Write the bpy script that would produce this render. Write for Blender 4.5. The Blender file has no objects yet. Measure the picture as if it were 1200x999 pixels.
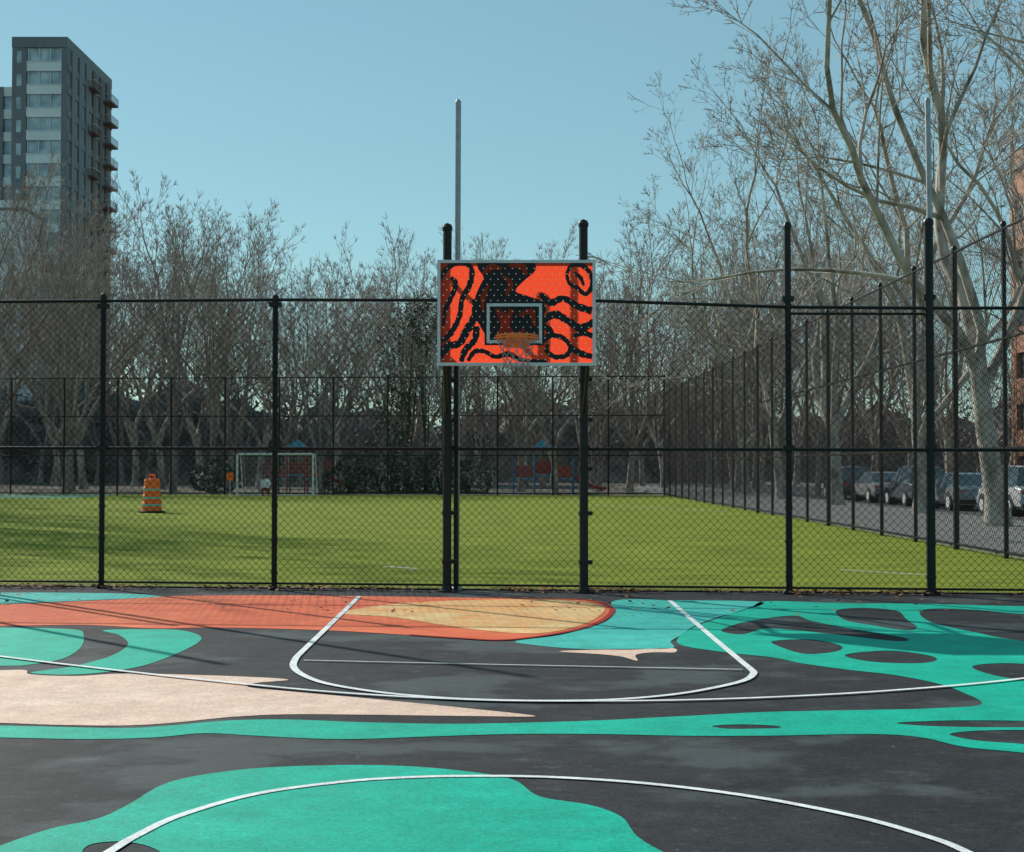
import bpy, math, random
from mathutils import Vector, Matrix
from mathutils.geometry import tessellate_polygon
R=math.radians
scene=bpy.context.scene
# ------------------------------------------------------------------ camera
F=1700.0; CAMH=1.54; TILT=math.atan(48.5/F)
cam_d=bpy.data.cameras.new("camera"); cam=bpy.data.objects.new("camera",cam_d)
scene.collection.objects.link(cam); scene.camera=cam
cam_d.sensor_width=36; cam_d.lens=36*F/1200; cam_d.clip_end=5000; cam_d.clip_start=0.05
cam.location=(0,0,CAMH); cam.rotation_euler=(R(90)+TILT,0,0)
def ray(px,py):
    a=(px-600)/F; b=-(py-499.5)/F
    ct,st=math.cos(TILT),math.sin(TILT)
    return Vector((a, ct-b*st, st+b*ct))
def G(px,py):            # image pixel projected onto the ground plane
    r=ray(px,py); t=-CAMH/r.z
    return Vector((r.x*t, r.y*t, 0))
def P(px,py,d):          # image pixel projected out to distance d
    r=ray(px,py); t=d/r.y
    return Vector((r.x*t,d,CAMH+r.z*t))
# ------------------------------------------------------------------ materials
def mat(name,col,rough=0.7,metal=0.0,var=0.0,scale=5.0,col2=None,bump=0.0,bscale=80.0,spec=0.5,detail=6,stretch=None,ramp=(0.35,0.65)):
    m=bpy.data.materials.new(name); m.use_nodes=True
    nt=m.node_tree; b=nt.nodes["Principled BSDF"]
    b.inputs["Roughness"].default_value=rough; b.inputs["Metallic"].default_value=metal
    b.inputs["Specular IOR Level"].default_value=spec
    b.inputs["Base Color"].default_value=(*col,1)
    tc=nt.nodes.new("ShaderNodeTexCoord"); src=tc.outputs["Object"]
    if stretch:
        mp=nt.nodes.new("ShaderNodeMapping"); mp.inputs["Scale"].default_value=stretch
        nt.links.new(src,mp.inputs[0]); src=mp.outputs[0]
    if col2 or var:
        if not col2: col2=tuple(c*(1-var) for c in col)
        n=nt.nodes.new("ShaderNodeTexNoise"); n.inputs["Scale"].default_value=scale; n.inputs["Detail"].default_value=detail
        n.inputs["Roughness"].default_value=0.65
        r=nt.nodes.new("ShaderNodeValToRGB")
        r.color_ramp.elements[0].position=ramp[0]; r.color_ramp.elements[1].position=ramp[1]
        r.color_ramp.elements[0].color=(*col2,1); r.color_ramp.elements[1].color=(*col,1)
        nt.links.new(src,n.inputs["Vector"]); nt.links.new(n.outputs["Fac"],r.inputs[0]); nt.links.new(r.outputs[0],b.inputs["Base Color"])
    if bump:
        n2=nt.nodes.new("ShaderNodeTexNoise"); n2.inputs["Scale"].default_value=bscale; n2.inputs["Detail"].default_value=4
        bp=nt.nodes.new("ShaderNodeBump"); bp.inputs["Strength"].default_value=bump; bp.inputs["Distance"].default_value=0.02
        nt.links.new(src,n2.inputs["Vector"]); nt.links.new(n2.outputs["Fac"],bp.inputs["Height"]); nt.links.new(bp.outputs[0],b.inputs["Normal"])
    return m
def paint_mat(name,col,col2=None,worn=0.25,rough=0.65,stain=0.0,chip=(0.07,0.07,0.07)):
    """court paint: mottled colour, tiny chips showing asphalt, dusty scuffs"""
    m=bpy.data.materials.new(name); m.use_nodes=True
    nt=m.node_tree; b=nt.nodes["Principled BSDF"]; b.inputs["Roughness"].default_value=rough
    b.inputs["Specular IOR Level"].default_value=0.2
    tc=nt.nodes.new("ShaderNodeTexCoord")
    def noise(s,d=5,rgh=0.6,off=0.0,st=None):
        n=nt.nodes.new("ShaderNodeTexNoise"); n.inputs["Scale"].default_value=s; n.inputs["Detail"].default_value=d; n.inputs["Roughness"].default_value=rgh
        mp=nt.nodes.new("ShaderNodeMapping"); mp.inputs["Location"].default_value=(off,off*1.7,0)
        if st: mp.inputs["Scale"].default_value=st
        nt.links.new(tc.outputs["Object"],mp.inputs[0]); nt.links.new(mp.outputs[0],n.inputs["Vector"]); return n.outputs["Fac"]
    def ramp(f,p0,p1,c0,c1):
        r=nt.nodes.new("ShaderNodeValToRGB"); e=r.color_ramp.elements
        e[0].position=p0; e[1].position=p1; e[0].color=(*c0,1); e[1].color=(*c1,1); nt.links.new(f,r.inputs[0]); return r.outputs[0]
    def mix(fac,a,c,mode='MIX'):
        x=nt.nodes.new("ShaderNodeMix"); x.data_type='RGBA'; x.blend_type=mode
        if isinstance(fac,float): x.inputs[0].default_value=fac
        else: nt.links.new(fac,x.inputs[0])
        for v,i in ((a,6),(c,7)):
            if isinstance(v,tuple): x.inputs[i].default_value=(*v,1)
            else: nt.links.new(v,x.inputs[i])
        return x.outputs[2]
    c2=col2 or tuple(c*0.78 for c in col)
    base=ramp(noise(0.9,10,0.75),0.38,0.62,c2,col)
    k0=.66 if stain else .80; k1=1.18 if stain else 1.08
    big=ramp(noise(3.4,10,0.8,3),0.38,0.62,(k0,k0,k0),(k1,k1,k1)); base=mix(1.0,base,big,'MULTIPLY')
    k0=.55 if stain else .76; k1=1.35 if stain else 1.14
    fine=ramp(noise(38,5,0.85),0.38,0.62,(k0,k0,k0),(k1,k1,k1))
    base=mix(1.0,base,fine,'MULTIPLY')
    chips=ramp(noise(13,10,0.8,7),0.615,0.645,(0,0,0),(.75,.75,.75))
    base=mix(chips,base,chip)
    scuff=ramp(noise(2.2,12,0.88,11,(1,1.8,1)),0.54,0.68,(0,0,0),(worn,worn,worn))
    base=mix(scuff,base,(0.45,0.45,0.43))
    if stain:
        st=ramp(noise(.6,6,0.6,21,(1,1.3,1)),0.53,0.60,(0,0,0),(stain,stain,stain)); base=mix(st,base,(0.22,0.27,0.27))
        s2=ramp(noise(9,12,0.9,33,(1,1,1)),0.585,0.64,(0,0,0),(.40,.40,.40)); base=mix(s2,base,(0.30,0.31,0.31))
    nt.links.new(base,b.inputs["Base Color"])
    n2=nt.nodes.new("ShaderNodeTexNoise"); n2.inputs["Scale"].default_value=110; n2.inputs["Detail"].default_value=3
    nt.links.new(tc.outputs["Object"],n2.inputs["Vector"])
    bp=nt.nodes.new("ShaderNodeBump"); bp.inputs["Strength"].default_value=0.25; bp.inputs["Distance"].default_value=0.01
    nt.links.new(n2.outputs["Fac"],bp.inputs["Height"]); nt.links.new(bp.outputs[0],b.inputs["Normal"])
    return m
M={}
M['asphalt']=paint_mat("court_asphalt",(0.036,0.037,0.041),(0.021,0.022,0.025),worn=0.18,rough=0.8,stain=.19,chip=(.15,.15,.15))
M['teal']=paint_mat("teal_paint",(0.000,0.52,0.36),(0.000,0.43,0.295),0.10,chip=(.10,.22,.19))
M['lteal']=paint_mat("light_teal_paint",(0.08,0.60,0.51),(0.05,0.48,0.41),0.10,chip=(.10,.22,.19))
M['orange']=paint_mat("orange_paint",(0.93,0.20,0.075),(0.78,0.12,0.045),0.10,chip=(.25,.08,.05))
M['cream']=paint_mat("cream_paint",(0.94,0.64,0.30),(0.94,0.38,0.11),0.05,chip=(.4,.15,.06))
M['red']=paint_mat("red_paint",(0.45,0.03,0.015),None,0.05)
M['pink']=paint_mat("pink_paint",(0.95,0.68,0.54),(0.84,0.56,0.43),0.10,chip=(.3,.25,.2))
M['white']=paint_mat("line_paint",(0.93,0.93,0.92),(0.86,0.86,0.85),0.0,chip=(.45,.45,.45))
M['greyline']=paint_mat("faded_line_paint",(0.68,0.68,0.66),(0.54,0.54,0.53),0.1,chip=(.3,.3,.3))
M['turf']=mat("turf",(0.27,0.315,0.045),0.95,col2=(0.14,0.175,0.025),scale=1.6,bump=1.0,bscale=60,spec=0.08,detail=14,stretch=(0.4,1.5,1),ramp=(0.36,0.60))
M['turfteal']=mat("green_strip",(0.05,0.26,0.14),0.9,var=0.3)
M['dirt']=mat("dirt",(0.17,0.135,0.10),0.95,col2=(0.08,0.065,0.05),scale=0.6,bump=0.3)
M['road']=mat("road_asphalt",(0.06,0.06,0.062),0.85,var=0.3,scale=2,bump=0.2)
M['concrete']=mat("concrete",(0.25,0.24,0.225),0.85,var=0.3,scale=2.5,bump=0.2)
M['black']=mat("black_coated_steel",(0.010,0.010,0.011),0.5,0.0,var=0.3,scale=12,spec=0.35)
M['wire']=mat("black_wire",(0.008,0.008,0.009),0.7,spec=0.1)
M['galv']=mat("galvanised_steel",(0.38,0.39,0.40),0.45,0.6,var=0.3,scale=9)
M['bark']=mat("plane_bark",(0.50,0.445,0.385),0.9,col2=(0.16,0.135,0.115),scale=2.2,bump=0.5,bscale=14,stretch=(1,1,0.45),ramp=(0.36,0.58),spec=0.2)
M['bark2']=mat("brown_bark",(0.42,0.345,0.30),0.95,col2=(0.20,0.16,0.14),scale=1.2,spec=0.15,stretch=(1,1,0.4))
M['leafdark']=mat("evergreen_leaves",(0.08,0.11,0.055),0.7,col2=(0.03,0.045,0.025),scale=2.0)
M['brush']=mat("brown_brush",(0.34,0.285,0.26),0.95,col2=(0.15,0.13,0.12),scale=.5,spec=.1,detail=10)
M['leafdry']=mat("dry_leaves",(0.36,0.14,0.04),0.8,col2=(0.12,0.05,0.025),scale=9)
M['alu']=mat("aluminium_frame",(0.58,0.66,0.67),0.4,0.1,var=0.15,scale=6)
M['glass']=mat("window_glass",(0.10,0.14,0.17),0.08,0.0,spec=1.0,var=0.5,scale=0.35)
M['glassl']=mat("pale_window_glass",(0.46,0.58,0.62),0.12,0.0,spec=1.0,col2=(0.20,0.27,0.31),scale=0.5,detail=2)
M['rubber']=mat("rubber",(0.02,0.02,0.02),0.8,var=0.2)
M['rim']=mat("rim_orange",(1.0,0.24,0.04),0.45,var=0.1,scale=20)
# ------------------------------------------------------------------ mesh builder
class MB:
    def __init__(s): s.v=[]; s.f=[]; s.m=[]
    def add(s,vs,fs,mi=0):
        o=len(s.v); s.v.extend(vs); s.f.extend([tuple(i+o for i in f) for f in fs]); s.m.extend([mi]*len(fs))
    def box(s,c,d,mi=0,rz=0.0):
        c=Vector(c); hx,hy,hz=d[0]/2,d[1]/2,d[2]/2; cr,sr=math.cos(rz),math.sin(rz)
        vs=[]
        for z in (-hz,hz):
            for x,y in ((-hx,-hy),(hx,-hy),(hx,hy),(-hx,hy)):
                vs.append((c.x+x*cr-y*sr,c.y+x*sr+y*cr,c.z+z))
        s.add(vs,[(3,2,1,0),(4,5,6,7),(0,1,5,4),(1,2,6,5),(2,3,7,6),(3,0,4,7)],mi)
    def sweep(s,pts,rad,n=6,mi=0,caps=False,close=False):
        pts=[Vector(p) for p in pts]; k=len(pts)
        if not hasattr(rad,'__len__'): rad=[rad]*k
        vs=[]; ref=None
        for i,p in enumerate(pts):
            if close: t=pts[(i+1)%k]-pts[i-1]
            else: t=pts[min(i+1,k-1)]-pts[max(i-1,0)]
            if t.length<1e-9: t=Vector((0,0,1))
            t.normalize()
            if ref is None:
                ref=Vector((0,0,1)) if abs(t.z)<0.9 else Vector((1,0,0))
            a=ref-t*ref.dot(t)
            if a.length<1e-6: a=t.orthogonal()
            a.normalize(); ref=a; b=t.cross(a)
            for j in range(n):
                an=2*math.pi*j/n
                vs.append(tuple(p+(a*math.cos(an)+b*math.sin(an))*rad[i]))
        fs=[]
        for i in range(k if close else k-1):
            i2=(i+1)%k
            for j in range(n):
                j2=(j+1)%n
                fs.append((i*n+j,i*n+j2,i2*n+j2,i2*n+j))
        if caps:
            fs.append(tuple(range(n-1,-1,-1))); fs.append(tuple((k-1)*n+j for j in range(n)))
        s.add(vs,fs,mi)
    def tube(s,a,b,r,n=8,mi=0,caps=True,r2=None): s.sweep([a,b],[r,r if r2 is None else r2],n,mi,caps)
    def lathe(s,c,prof,n=20,mi=0):
        c=Vector(c); vs=[]; fs=[]
        for r,z in prof:
            for j in range(n):
                a=2*math.pi*j/n; vs.append((c.x+r*math.cos(a),c.y+r*math.sin(a),c.z+z))
        for i in range(len(prof)-1):
            for j in range(n):
                j2=(j+1)%n; fs.append((i*n+j,i*n+j2,(i+1)*n+j2,(i+1)*n+j))
        s.add(vs,fs,mi)
    def build(s,name,mats,smooth=False,parent=None,loc=None,rz=0):
        me=bpy.data.meshes.new(name); me.from_pydata([tuple(v) for v in s.v],[],s.f)
        for m in mats: me.materials.append(m)
        me.polygons.foreach_set("material_index",s.m)
        if smooth: me.polygons.foreach_set("use_smooth",[True]*len(s.f))
        me.update()
        o=bpy.data.objects.new(name,me); scene.collection.objects.link(o)
        if parent: o.parent=parent
        if loc: o.location=loc
        o.rotation_euler[2]=rz
        return o
def empty(name,loc=(0,0,0)):
    e=bpy.data.objects.new(name,None); scene.collection.objects.link(e); e.location=loc; return e
def spline(pts,closed=True,sub=8):
    pts=[Vector(p) for p in pts]; k=len(pts); out=[]
    rng=range(k) if closed else range(k-1)
    for i in rng:
        if closed: p0,p1,p2,p3=pts[i-1],pts[i],pts[(i+1)%k],pts[(i+2)%k]
        else: p0,p1,p2,p3=pts[max(i-1,0)],pts[i],pts[i+1],pts[min(i+2,k-1)]
        for j in range(sub):
            t=j/sub
            out.append(0.5*((2*p1)+(-p0+p2)*t+(2*p0-5*p1+4*p2-p3)*t*t+(-p0+3*p1-3*p2+p3)*t**3))
    if not closed: out.append(pts[-1])
    return out
def fillpoly(mb,loops,z,mi=0):
    loops=[[Vector((p.x,p.y,0)) for p in l] for l in loops]
    tris=tessellate_polygon(loops); flat=[p for l in loops for p in l]
    vs=[(p.x,p.y,z) for p in flat]; fs=[]
    for a,b,c in tris:
        n=(flat[b]-flat[a]).cross(flat[c]-flat[a]).z
        fs.append((a,b,c) if n>0 else (a,c,b))
    mb.add(vs,fs,mi)
def ribbon(mb,pts,w,z,mi=0,closed=False):
    k=len(pts); vs=[]; fs=[]
    for i,p in enumerate(pts):
        t=(pts[(i+1)%k]-pts[i-1]) if closed else (pts[min(i+1,k-1)]-pts[max(i-1,0)])
        t.z=0; t.normalize(); n=Vector((-t.y,t.x,0))*w/2
        vs+= [(p.x+n.x,p.y+n.y,z),(p.x-n.x,p.y-n.y,z)]
    for i in range(k if closed else k-1):
        j=(i+1)%k; fs.append((2*i+1,2*j+1,2*j,2*i))
    mb.add(vs,fs,mi)
# ------------------------------------------------------------------ fence line
FY0,FS=18.02,-0.095
def fence_pt(px,off=0.0):
    k=(px-600)/F; y=(FY0+off)/(1-FS*k); return Vector((k*y,y,0))
def fence_x(x,off=0.0): return Vector((x,FY0+off+FS*x,0))
# ------------------------------------------------------------------ ground sheets
g=MB(); g.box((0,900,-0.65),(4000,2400,1.0)); g.build("ground",[M['dirt']])
a=MB()
pts=[Vector((-40,-14,0)),Vector((8.9,-14,0)),fence_x(8.9,0.16),fence_x(-40,0.16)]
vs=[(p.x,p.y,0) for p in pts]+[(p.x,p.y,-0.3) for p in pts]
a.add(vs,[(0,1,2,3),(0,4,5,1),(1,5,6,2),(2,6,7,3),(3,7,4,0)]); a.build("court_surface",[M['asphalt']])
t=MB()
pts=[fence_x(-60,0.22),fence_x(8.6,0.22),Vector((8.6,80,0)),Vector((-60,86,0))]
vs=[(p.x,p.y,0) for p in pts]+[(p.x,p.y,-0.3) for p in pts]
t.add(vs,[(0,1,2,3),(0,4,5,1),(1,5,6,2),(2,6,7,3),(3,7,4,0)]); t.build("turf_field",[M['turf']])
k=MB(); p0=fence_x(-40,0.19); p1=fence_x(8.6,0.19); d=p1-p0
k.box((p0+p1)/2+Vector((0,0,-0.08)),(d.length,0.06,0.20),0,math.atan2(d.y,d.x)); k.build("field_edge_kerb",[M['rubber']])
sd=MB(); sd.box((-34,77.5,0.005),(24,9,0.004)); sd.build("green_strip",[M['turfteal']])
fl=MB()
for (x0,y0,x1,y1) in [(452,664,490,667),(985,668,1085,674),(690,592,850,600)]:
    ribbon(fl,[G(x0,y0),G(x1,y1)],0.08,0.004)
fl.build("field_line",[M['greyline']])
s=MB(); s.box((11.8,50,-0.1),(5.8,140,0.2)); s.box((14.78,50,-0.1),(0.15,140,0.21)); s.build("sidewalk",[M['concrete']])
s=MB(); s.box((20.0,60,-0.14),(10.2,200,0.05)); s.build("road",[M['road']])
s=MB(); s.box((27.4,60,-0.08),(4.6,200,0.16)); s.build("far_sidewalk",[M['concrete']])
# ------------------------------------------------------------------ mural
def GL(l,sub=6,sm=True):
    p=[G(x,y) for x,y in l]
    return spline(p,True,sub) if sm else p
def ell(cx,cy,rx,ry,n=28,wob=0.12,seed=0):
    rn=random.Random(seed); ph=rn.random()*6
    return [G(cx+rx*math.cos(2*math.pi*i/n)*(1+wob*math.sin(2*2*math.pi*i/n+ph)), cy+ry*math.sin(2*math.pi*i/n)*(1+wob*math.cos(3*2*math.pi*i/n+ph))) for i in range(n)]
Z1,Z2,Z3=.003,.006,.009
mm=MB()
mats=[M['teal'],M['lteal'],M['orange'],M['cream'],M['red'],M['pink'],M['asphalt']]
fillpoly(mm,[GL([(-300,696),(-100,695),(0,695),(60,695),(140,696),(192,699),(150,702),(80,705),(0,708),(-100,709),(-300,710)])],Z1,1)
org=[(-300,711),(-100,710),(0,709),(70,706),(140,703),(205,699),(300,698),(420,699),(560,701),(660,702),(700,706),(717,714),(712,724),(690,735),(650,744),(590,751),(500,746),(400,740),(310,737),(240,736),(180,737),(100,733),(0,734),(-100,734),(-300,735)]
fillpoly(mm,[GL(org)],Z1,2)
fillpoly(mm,[GL([(400,719),(450,710),(520,705),(600,703),(660,704),(695,708),(709,715),(690,730),(650,741),(610,743),(560,739),(510,732),(460,724)])],Z2,3)
ribbon(mm,spline([G(x,y) for x,y in [(560,701),(660,702.5),(700,706),(717,714),(712,724),(690,735),(650,744),(592,751),(540,749),(480,745)]],False,6),0.06,Z3,4)
fillpoly(mm,[GL([(722,704),(800,704),(892,706),(870,716),(840,724),(812,735),(800,744),(786,752),(788,760),(740,761),(680,761),(630,757),(604,752),(655,745),(700,733),(718,722)])],Z1,1)
fillpoly(mm,[GL([(655,764),(700,762),(740,762),(787,760),(791,765),(765,765),(745,768),(747,775),(728,770),(700,767)],4)],Z1,5)
fillpoly(mm,[GL([(-300,737),(-100,736),(0,736),(85,738),(98,745),(94,760),(72,773),(30,780),(0,781),(-100,783),(-300,786)])],Z1,0)
fillpoly(mm,[GL([(122,739),(190,738),(222,741),(236,750),(206,767),(158,783),(90,791),(36,789),(82,782),(128,770),(150,756),(140,745)])],Z1,0)
fillpoly(mm,[GL([(-300,789),(-100,787),(0,786),(30,786),(36,791),(90,793),(150,790),(270,793),(338,797),(300,801),(292,806),(340,811),(450,821),(560,832),(628,840),(560,840),(400,838),(330,838),(270,841),(200,848),(140,851),(60,850),(0,848),(-100,847),(-300,846)],5)],Z1,5)
net=[(-300,848),(-100,850),(0,851),(140,854),(200,851),(270,845),(340,844),(420,847),(520,849),(600,848),(700,845),(800,840),(900,835),(1000,833),(1090,831),(1150,826),(1128,812),(1100,802),(1050,792),(990,785),(940,778),(905,771),(850,765),(800,757),(795,748),(815,735),(850,722),(880,712),(900,705),(980,707),(1080,708),(1200,711),(1400,714),(1400,730),(1200,720),(1140,715),(1090,714),(1078,720),(1095,731),(1140,741),(1200,752),(1400,775),(1600,860),(1500,915),(1350,900),(1200,883),(1130,876),(1080,865),(1020,861),(900,863),(800,863),(700,861),(600,861),(500,864),(400,867),(300,863),(240,860),(180,865),(100,867),(0,865),(-100,864),(-300,862)]
holes=[GL([(980,716),(1010,713),(1050,716),(1062,726),(1075,736),(1060,739),(1020,733),(990,727)],4),
 GL([(905,752),(950,750),(985,757),(980,764),(945,767),(918,760)],4),
 GL([(990,768),(1040,763),(1085,768),(1098,774),(1075,778),(1020,776)],4),
 GL([(1140,781),(1190,778),(1260,786),(1300,800),(1240,803),(1165,792)],4),
 GL([(845,739),(880,728),(930,722),(950,728),(1000,738),(1060,748),(1050,752),(960,742),(900,737),(870,744)],4),
 ell(875,852.5,42,2.6,seed=2),
 GL([(1050,848),(1120,845),(1220,846),(1280,849),(1200,853),(1100,852)],4),
 GL([(1113,861),(1150,857),(1220,857),(1290,866),(1260,876),(1190,872),(1140,868)],4)]
fillpoly(mm,[GL(net)]+holes,Z1,0)
lob=[(-60,1016),(0,992),(60,972),(115,960),(150,944),(200,917),(280,903),(370,898),(460,898),(540,904),(600,914),(632,934),(690,944),(728,958),(748,982),(790,1006),(900,1060),(800,1180),(500,1300),(100,1240),(-250,1150)]
fillpoly(mm,[GL(lob),GL([(96,1004),(105,991),(140,987),(175,993),(190,1006),(160,1030),(110,1025)],4)],Z1,0)
mm.build("court_mural",mats)
# ------------------------------------------------------------------ court lines
cl=MB()
W=0.05
def L(l,z,mi=0,w=W,sub=8,closed=False,sm=True):
    p=[G(x,y) for x,y in l]
    if sm: p=spline(p,closed,sub)
    ribbon(cl,p,w,z,mi,closed)
L([(421,700),(386,734),(354,765),(346,774),(344,783),(354,792),(380,802),(430,811),(490,817.5),(560,821.5),(640,823),(720,821.5),(790,815.5),(840,807),(872,799),(883,791),(879,785),(868,776),(830,744),(785,705)],.0105,0,.055)
L([(356,775.5),(600,781),(870,786.5)],.0125,1,0.032)
L([(-400,722),(-200,745),(0,771),(150,789),(300,805),(400,814),(500,820),(600,823.5),(750,823.5),(900,819.5),(1050,811),(1200,797),(1400,770),(1600,740)],.0135,0,.048)
cp=spline([G(x,y) for x,y in [(60,1045),(130,999),(162,980),(212,957),(300,932),(400,918),(480,912.5),(560,911),(650,912.5),(760,920),(880,935),(1000,958),(1080,980),(1130,999),(1200,1040)]]+[Vector((1.75,4.5,0)),Vector((1.1,3.95,0)),Vector((0.1,3.75,0)),Vector((-0.9,3.95,0)),Vector((-1.55,4.5,0))],True,8)
ribbon(cl,cp,.046,.007,0,True)
cl.build("court_line",[M['white'],M['greyline']])
# ------------------------------------------------------------------ chain link
def chain(mb,o,u,length,z0,z1,pitch=0.08,r=0.0026,mi=0,n=3):
    o=Vector(o); u=Vector(u).normalized(); nn=Vector((u.y,-u.x,0)); h=z1-z0
    for fam in (0,1):
        c=-h
        while c<length:
            s0,s1=max(c,0),min(c+h,length)
            if s1>s0:
                if fam==0: za,zb=z0+(s0-c),z0+(s1-c)
                else: za,zb=z1-(s0-c),z1-(s1-c)
                off=nn*(0.003 if fam else -0.003)
                mb.sweep([o+u*s0+Vector((0,0,za))+off,o+u*s1+Vector((0,0,zb))+off],[r,r],n,mi)
            c+=pitch
def postcap(mb,p,r,mi=0):
    mb.lathe(p,[(r*1.15,-0.04),(r*1.2,0.0),(r*0.9,0.035),(0.005,0.055)],10,mi)
fence=empty("chain_link_fence")
fp=MB(); fw=MB()
posts=[(-290,3.74,.036),(-85,3.74,.036),(120,3.72,.036),(322,3.68,.036),(924,4.50,.042),(1090,4.52,.056),(1290,3.5,.036)]
for px,h,r in posts:
    p=fence_pt(px); fp.tube(p+Vector((0,0,-0.05)),p+Vector((0,0,h)),r,12); postcap(fp,p+Vector((0,0,h)),r)
    for zz in [0.2+0.42*i for i in range(8)]:
        fp.tube(p+Vector((0,0,zz)),p+Vector((0,0,zz+0.03)),r+0.009,12)
    fp.lathe(p,[(r*2.0,0.0),(r*2.0,0.02),(r*1.1,0.05)],12)
def rail(pa,ha,pb,hb,r=.021):
    a_=fence_pt(pa); b_=fence_pt(pb); a_.z=ha; b_.z=hb; fp.tube(a_,b_,r,8)
rail(-500,3.70,322,3.66); rail(322,3.66,525,3.63); rail(525,3.63,684,3.61); rail(684,3.61,924,3.50); rail(924,3.50,1090,3.47); rail(1090,3.47,1420,3.44)
rail(924,3.42,1090,3.40,.016)
rail(-500,1.81,1420,1.74,.021)
rail(-500,0.09,1420,0.07,.014)
for px in (120,322,525,684,924,1090):
    for hh in (3.6,1.78):
        p=fence_pt(px); p.z=hh; fp.box(p,(0.14,0.10,0.06),0,math.atan(FS))
fp.build("posts_and_rails",[M['black']],parent=fence)
u=Vector((1,FS,0)).normalized()
spans=[(-500,322,3.66),(322,684,3.6),(684,924,3.52),(924,1420,3.44)]
for pa,pb,h in spans:
    A=fence_pt(pa,-0.045); B=fence_pt(pb,-0.045); chain(fw,A,u,(B-A).length,0.05,h,0.095,0.0030)
fw.build("wire_mesh",[M['wire']],parent=fence)
sf=empty("tall_side_fence"); SX=8.35; sp=MB(); sw=MB()
y=16.3
while y<80:
    sp.tube((SX,y,-0.05),(SX,y,5.68),.042 if (round((y-16.3)/2.75)%4) else .058,8); postcap(sp,Vector((SX,y,5.68)),.045); y+=2.75
for zz in (0.1,1.87,3.73,5.6): sp.tube((SX,16,zz),(SX,79.6,zz),.025,6)
chain(sw,(SX-0.05,16,0),(0,1,0),63.6,0.06,5.6,0.12,0.0028)
sp.build("posts_and_rails",[M['black']],parent=sf); sw.build("wire_mesh",[M['wire']],parent=sf)
bf=empty("back_fence"); bp_=MB(); bw=MB()
x=8.35
while x>-45:
    yy=79.6-0.06*(x-8.35); bp_.tube((x,yy,-0.05),(x,yy,6.6),.05,6); x-=3.05
for zz in (0.1,2.2,4.4,6.55): bp_.tube((8.35,79.6,zz),(-45,82.8,zz),.03,6)
chain(bw,(-45,82.75,0),(53.35,-3.2,0),53.4,0.06,6.5,0.16,0.0036)
bp_.build("posts_and_rails",[M['black']],parent=bf); bw.build("wire_mesh",[M['wire']],parent=bf)
# ------------------------------------------------------------------ tall poles
for px,top,base,r in ((537,120,535,.036),(1087,118,1095,.034)):
    tp=MB(); b=fence_pt(base,0.16 if px<600 else 0.02); tt=P(px,top,b.y)
    z0=0.0 if px<600 else 4.4
    p0=b.lerp(tt,0 if px<600 else z0/tt.z); p0.z=z0
    tp.tube(p0,tt,r,12); tp.lathe(tt,[(r,0),(r*1.1,0.0),(r*0.6,0.03),(0.003,0.04)],12)
    if px<600: tp.lathe(b,[(r*2.2,0.0),(r*2.2,0.03),(r*1.05,0.06)],12)
    tp.build("added_shadow_pole",[M['galv']])
# added unseen poles along the fence line, casting shadows across the court
for x,h in ((-7.35,6.6),(-9.3,6.2),(-12.4,6.6)):
    tp=MB(); b=fence_x(x,.05); tp.tube(b,b+Vector((0,0,h)),.045,12,0,True,.04)
    tp.lathe(b+Vector((0,0,h)),[(.04,0),(.046,0),(.025,.03),(.003,.04)],12); tp.lathe(b,[(.12,0),(.12,.03),(.05,.06)],12)
    tp.build("added_shadow_pole",[M['galv']])
# ------------------------------------------------------------------ hoop
BX,BY=0.052,16.75; BW,BH=1.83,1.225; BZ=2.715
hoop=empty("basketball_hoop",(BX,BY,0))
def bc(px,py,dy=0.0): return Vector(((px-605)/186*BW,dy,BZ+(430.5-py)/125*BH))
hp=MB()
pl=fence_pt(524,-0.10)-Vector((BX,BY,0)); pr=fence_pt(684,-0.10)-Vector((BX,BY,0))
for p,h in ((pl,4.53),(pr,4.55)):
    hp.tube(p+Vector((0,0,-0.05)),p+Vector((0,0,h)),.054,14); postcap(hp,p+Vector((0,0,h)),.054)
    hp.lathe(p,[(.12,0.0),(.12,0.02),(.07,0.025),(.06,0.08)],14)
    for zz in (0.35,0.95,1.5,2.1,2.6):
        hp.tube(p+Vector((0,0,zz)),p+Vector((0,0,zz+0.05)),.066,14); hp.box(p+Vector((.05,.06,zz+.025)),(.12,.08,.05))
hp.tube(pl+Vector((0.105,0.10,0)),pl+Vector((0.105,0.10,3.6)),.03,10)
for zz in (2.85,3.75):
    for p,sx in ((pl,-0.84),(pr,0.84)):
        hp.tube(p+Vector((0,0,zz)),Vector((sx,0.06,zz)),.03,8)
hp.tube(pl+Vector((0,0,2.2)),Vector((-0.84,0.08,2.78)),.022,8); hp.tube(pr+Vector((0,0,2.2)),Vector((0.84,0.08,2.78)),.022,8)
for sx in (-0.86,0.86): hp.box((sx,0.05,BZ+BH/2),(.05,.03,BH-.06))
hp.build("support_frame",[M['black']],parent=hoop)
fr=MB(); t_=0.035
fr.box((0,0,BZ+t_/2),(BW,.06,t_)); fr.box((0,0,BZ+BH-t_/2),(BW,.06,t_))
fr.box((-BW/2+t_/2,0,BZ+BH/2),(t_,.06,BH-2*t_)); fr.box((BW/2-t_/2,0,BZ+BH/2),(t_,.06,BH-2*t_))
fr.build("board_frame",[M['alu']],parent=hoop)
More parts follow.
